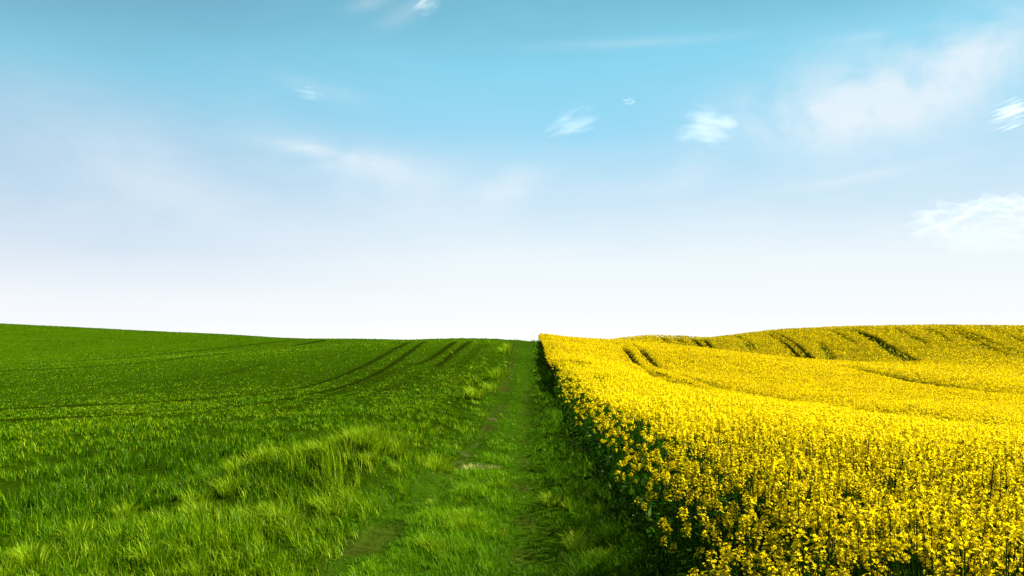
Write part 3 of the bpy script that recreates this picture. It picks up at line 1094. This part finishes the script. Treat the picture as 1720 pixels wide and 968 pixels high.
def cumulus_material():
    """a billowing shell of vapour, dense at the upper bulges to imitate backlit rims, over thin haze that thins out downwards"""
    m, N = new_mat('cumulus_vapour')
    tc = N.n('ShaderNodeTexCoord')
    p = tc.outputs['Object']
    d = N.n('ShaderNodeVectorMath', {0: p}, operation='NORMALIZE').outputs['Vector']
    ln = N.n('ShaderNodeVectorMath', {0: p}, operation='LENGTH').outputs['Value']
    z = N.n('ShaderNodeSeparateXYZ', {0: p}).outputs[2]
    b1 = N.n('ShaderNodeTexVoronoi', {'Vector': d, 'Scale': 2.6, 'Smoothness': .35}, feature='SMOOTH_F1').outputs['Distance']
    b2 = N.n('ShaderNodeTexVoronoi', {'Vector': d, 'Scale': 6.5, 'Smoothness': .3}, feature='SMOOTH_F1').outputs['Distance']
    b3 = N.n('ShaderNodeTexNoise', {'Vector': p, 'Scale': 7.0, 'Detail': 6.0, 'Roughness': .6}).outputs[0]
    rs = N.m('SUBTRACT', N.m('SUBTRACT', 1.04, N.m('MULTIPLY', b1, .42)), N.m('MULTIPLY', b2, .16))
    rs = N.m('ADD', rs, N.m('MULTIPLY', N.m('SUBTRACT', b3, .5), .14))
    depth = N.m('SUBTRACT', rs, ln)                         # how far inside the billows
    skin = N.m('MULTIPLY', N.smooth(depth, 0, .03), N.smooth(depth, .16, .03))  # dense outer shell added so the rim reads as backlit
    skin = N.m('MULTIPLY', skin, N.smooth(z, -.15, .30))
    body = N.m('MULTIPLY', N.smooth(depth, 0, .25), N.m('MULTIPLY', N.smooth(b3, .35, .65), N.smooth(z, .45, -.1)))
    body = N.m('MULTIPLY', body, N.smooth(z, -.75, -.25))
    v = N.m('ADD', N.m('MULTIPLY', skin, .0010), N.m('MULTIPLY', body, .00026))
    vol = N.n('ShaderNodeVolumeScatter', {'Color': (1, 1, 1, 1), 'Density': v, 'Anisotropy': 0.0})
    out = N.n('ShaderNodeOutputMaterial')
    N.t.links.new(vol.outputs[0], out.inputs['Volume'])
    return m


CV, CF = ico(4)


def cloud(px, py, wpx, hpx, d, label, dens, nscale=1.6, stretch=(1, 1, 2.2), cut=.72, rot=0.0, off=(0, 0, 0), deep=1.0, group=None, edge=.55, lumps=.12, soft=.8, mat=None):
    c = ((px - CX) / F * d, d, H + (CY - py) / F * d)
    sx, sz = wpx / 2 / F * d, hpx / 2 / F * d
    k = 1 + lumps * fbm(CV[:, 0] * 3 + off[0] * 5 + 40, CV[:, 2] * 3 + CV[:, 1] * 2 + 40, 1.0, int(px) % 50)
    V = CV * np.minimum(k, 1.12)[:, None]
    o = link('cloud', make_mesh('cloud', V, [CF], None, True), mat or cloud_material('cloud_vapour', dens, nscale, stretch, cut, rot, off, edge, soft), None, c)
    o.scale = (sx, min(sx, sz * 2.2) * deep, sz)
    o.rotation_euler = (0, rot, 0)
    tag(o, label, 'cloud', group)
    return o


cloud(958, 206, 140, 80, 3000, 'small white smeared cloud above the crest of the track', .0036, 1.8, (.8, 1, 2.0), .42, -.30, (1, 2, 3), edge=.95, soft=1.1)
cloud(1186, 214, 165, 112, 3000, 'white ragged cloud with an upturned right end, larger of the two small clouds', .0036, 2.0, (.8, 1, 2.0), .40, .10, (4, 1, 6), edge=.95, soft=1.1)
cloud(1057, 171, 38, 21, 3000, 'tiny white puff between the two small white clouds', .012, 1.8, (1, 1, 1.8), .55, 0, (2, 5, 1), edge=.95)
cloud(1697, 192, 130, 100, 3000, 'bright combed streaks of cloud at the right edge of the sky', .0050, 1.8, (.5, 1, 6.0), .64, -.32, (7, 3, 2), edge=.95, soft=.6)
cloud(716, 10, 100, 44, 3000, 'white feather of cloud cut by the top edge of the sky', .0050, 1.9, (.8, 1, 2.6), .62, -.55, (5, 8, 2), edge=.95)
cloud(524, 160, 100, 40, 3000, 'faint pinkish wisp alone in the upper left blue', .0022, 1.8, (.8, 1, 2.6), .56, .18, (9, 2, 4), edge=.95)
cloud(1670, 388, 330, 140, 4500, 'low billowing cumulus bank with bright rims above the rapeseed hill', 0, off=(3, 6, 9), lumps=.02, mat=cumulus_material())
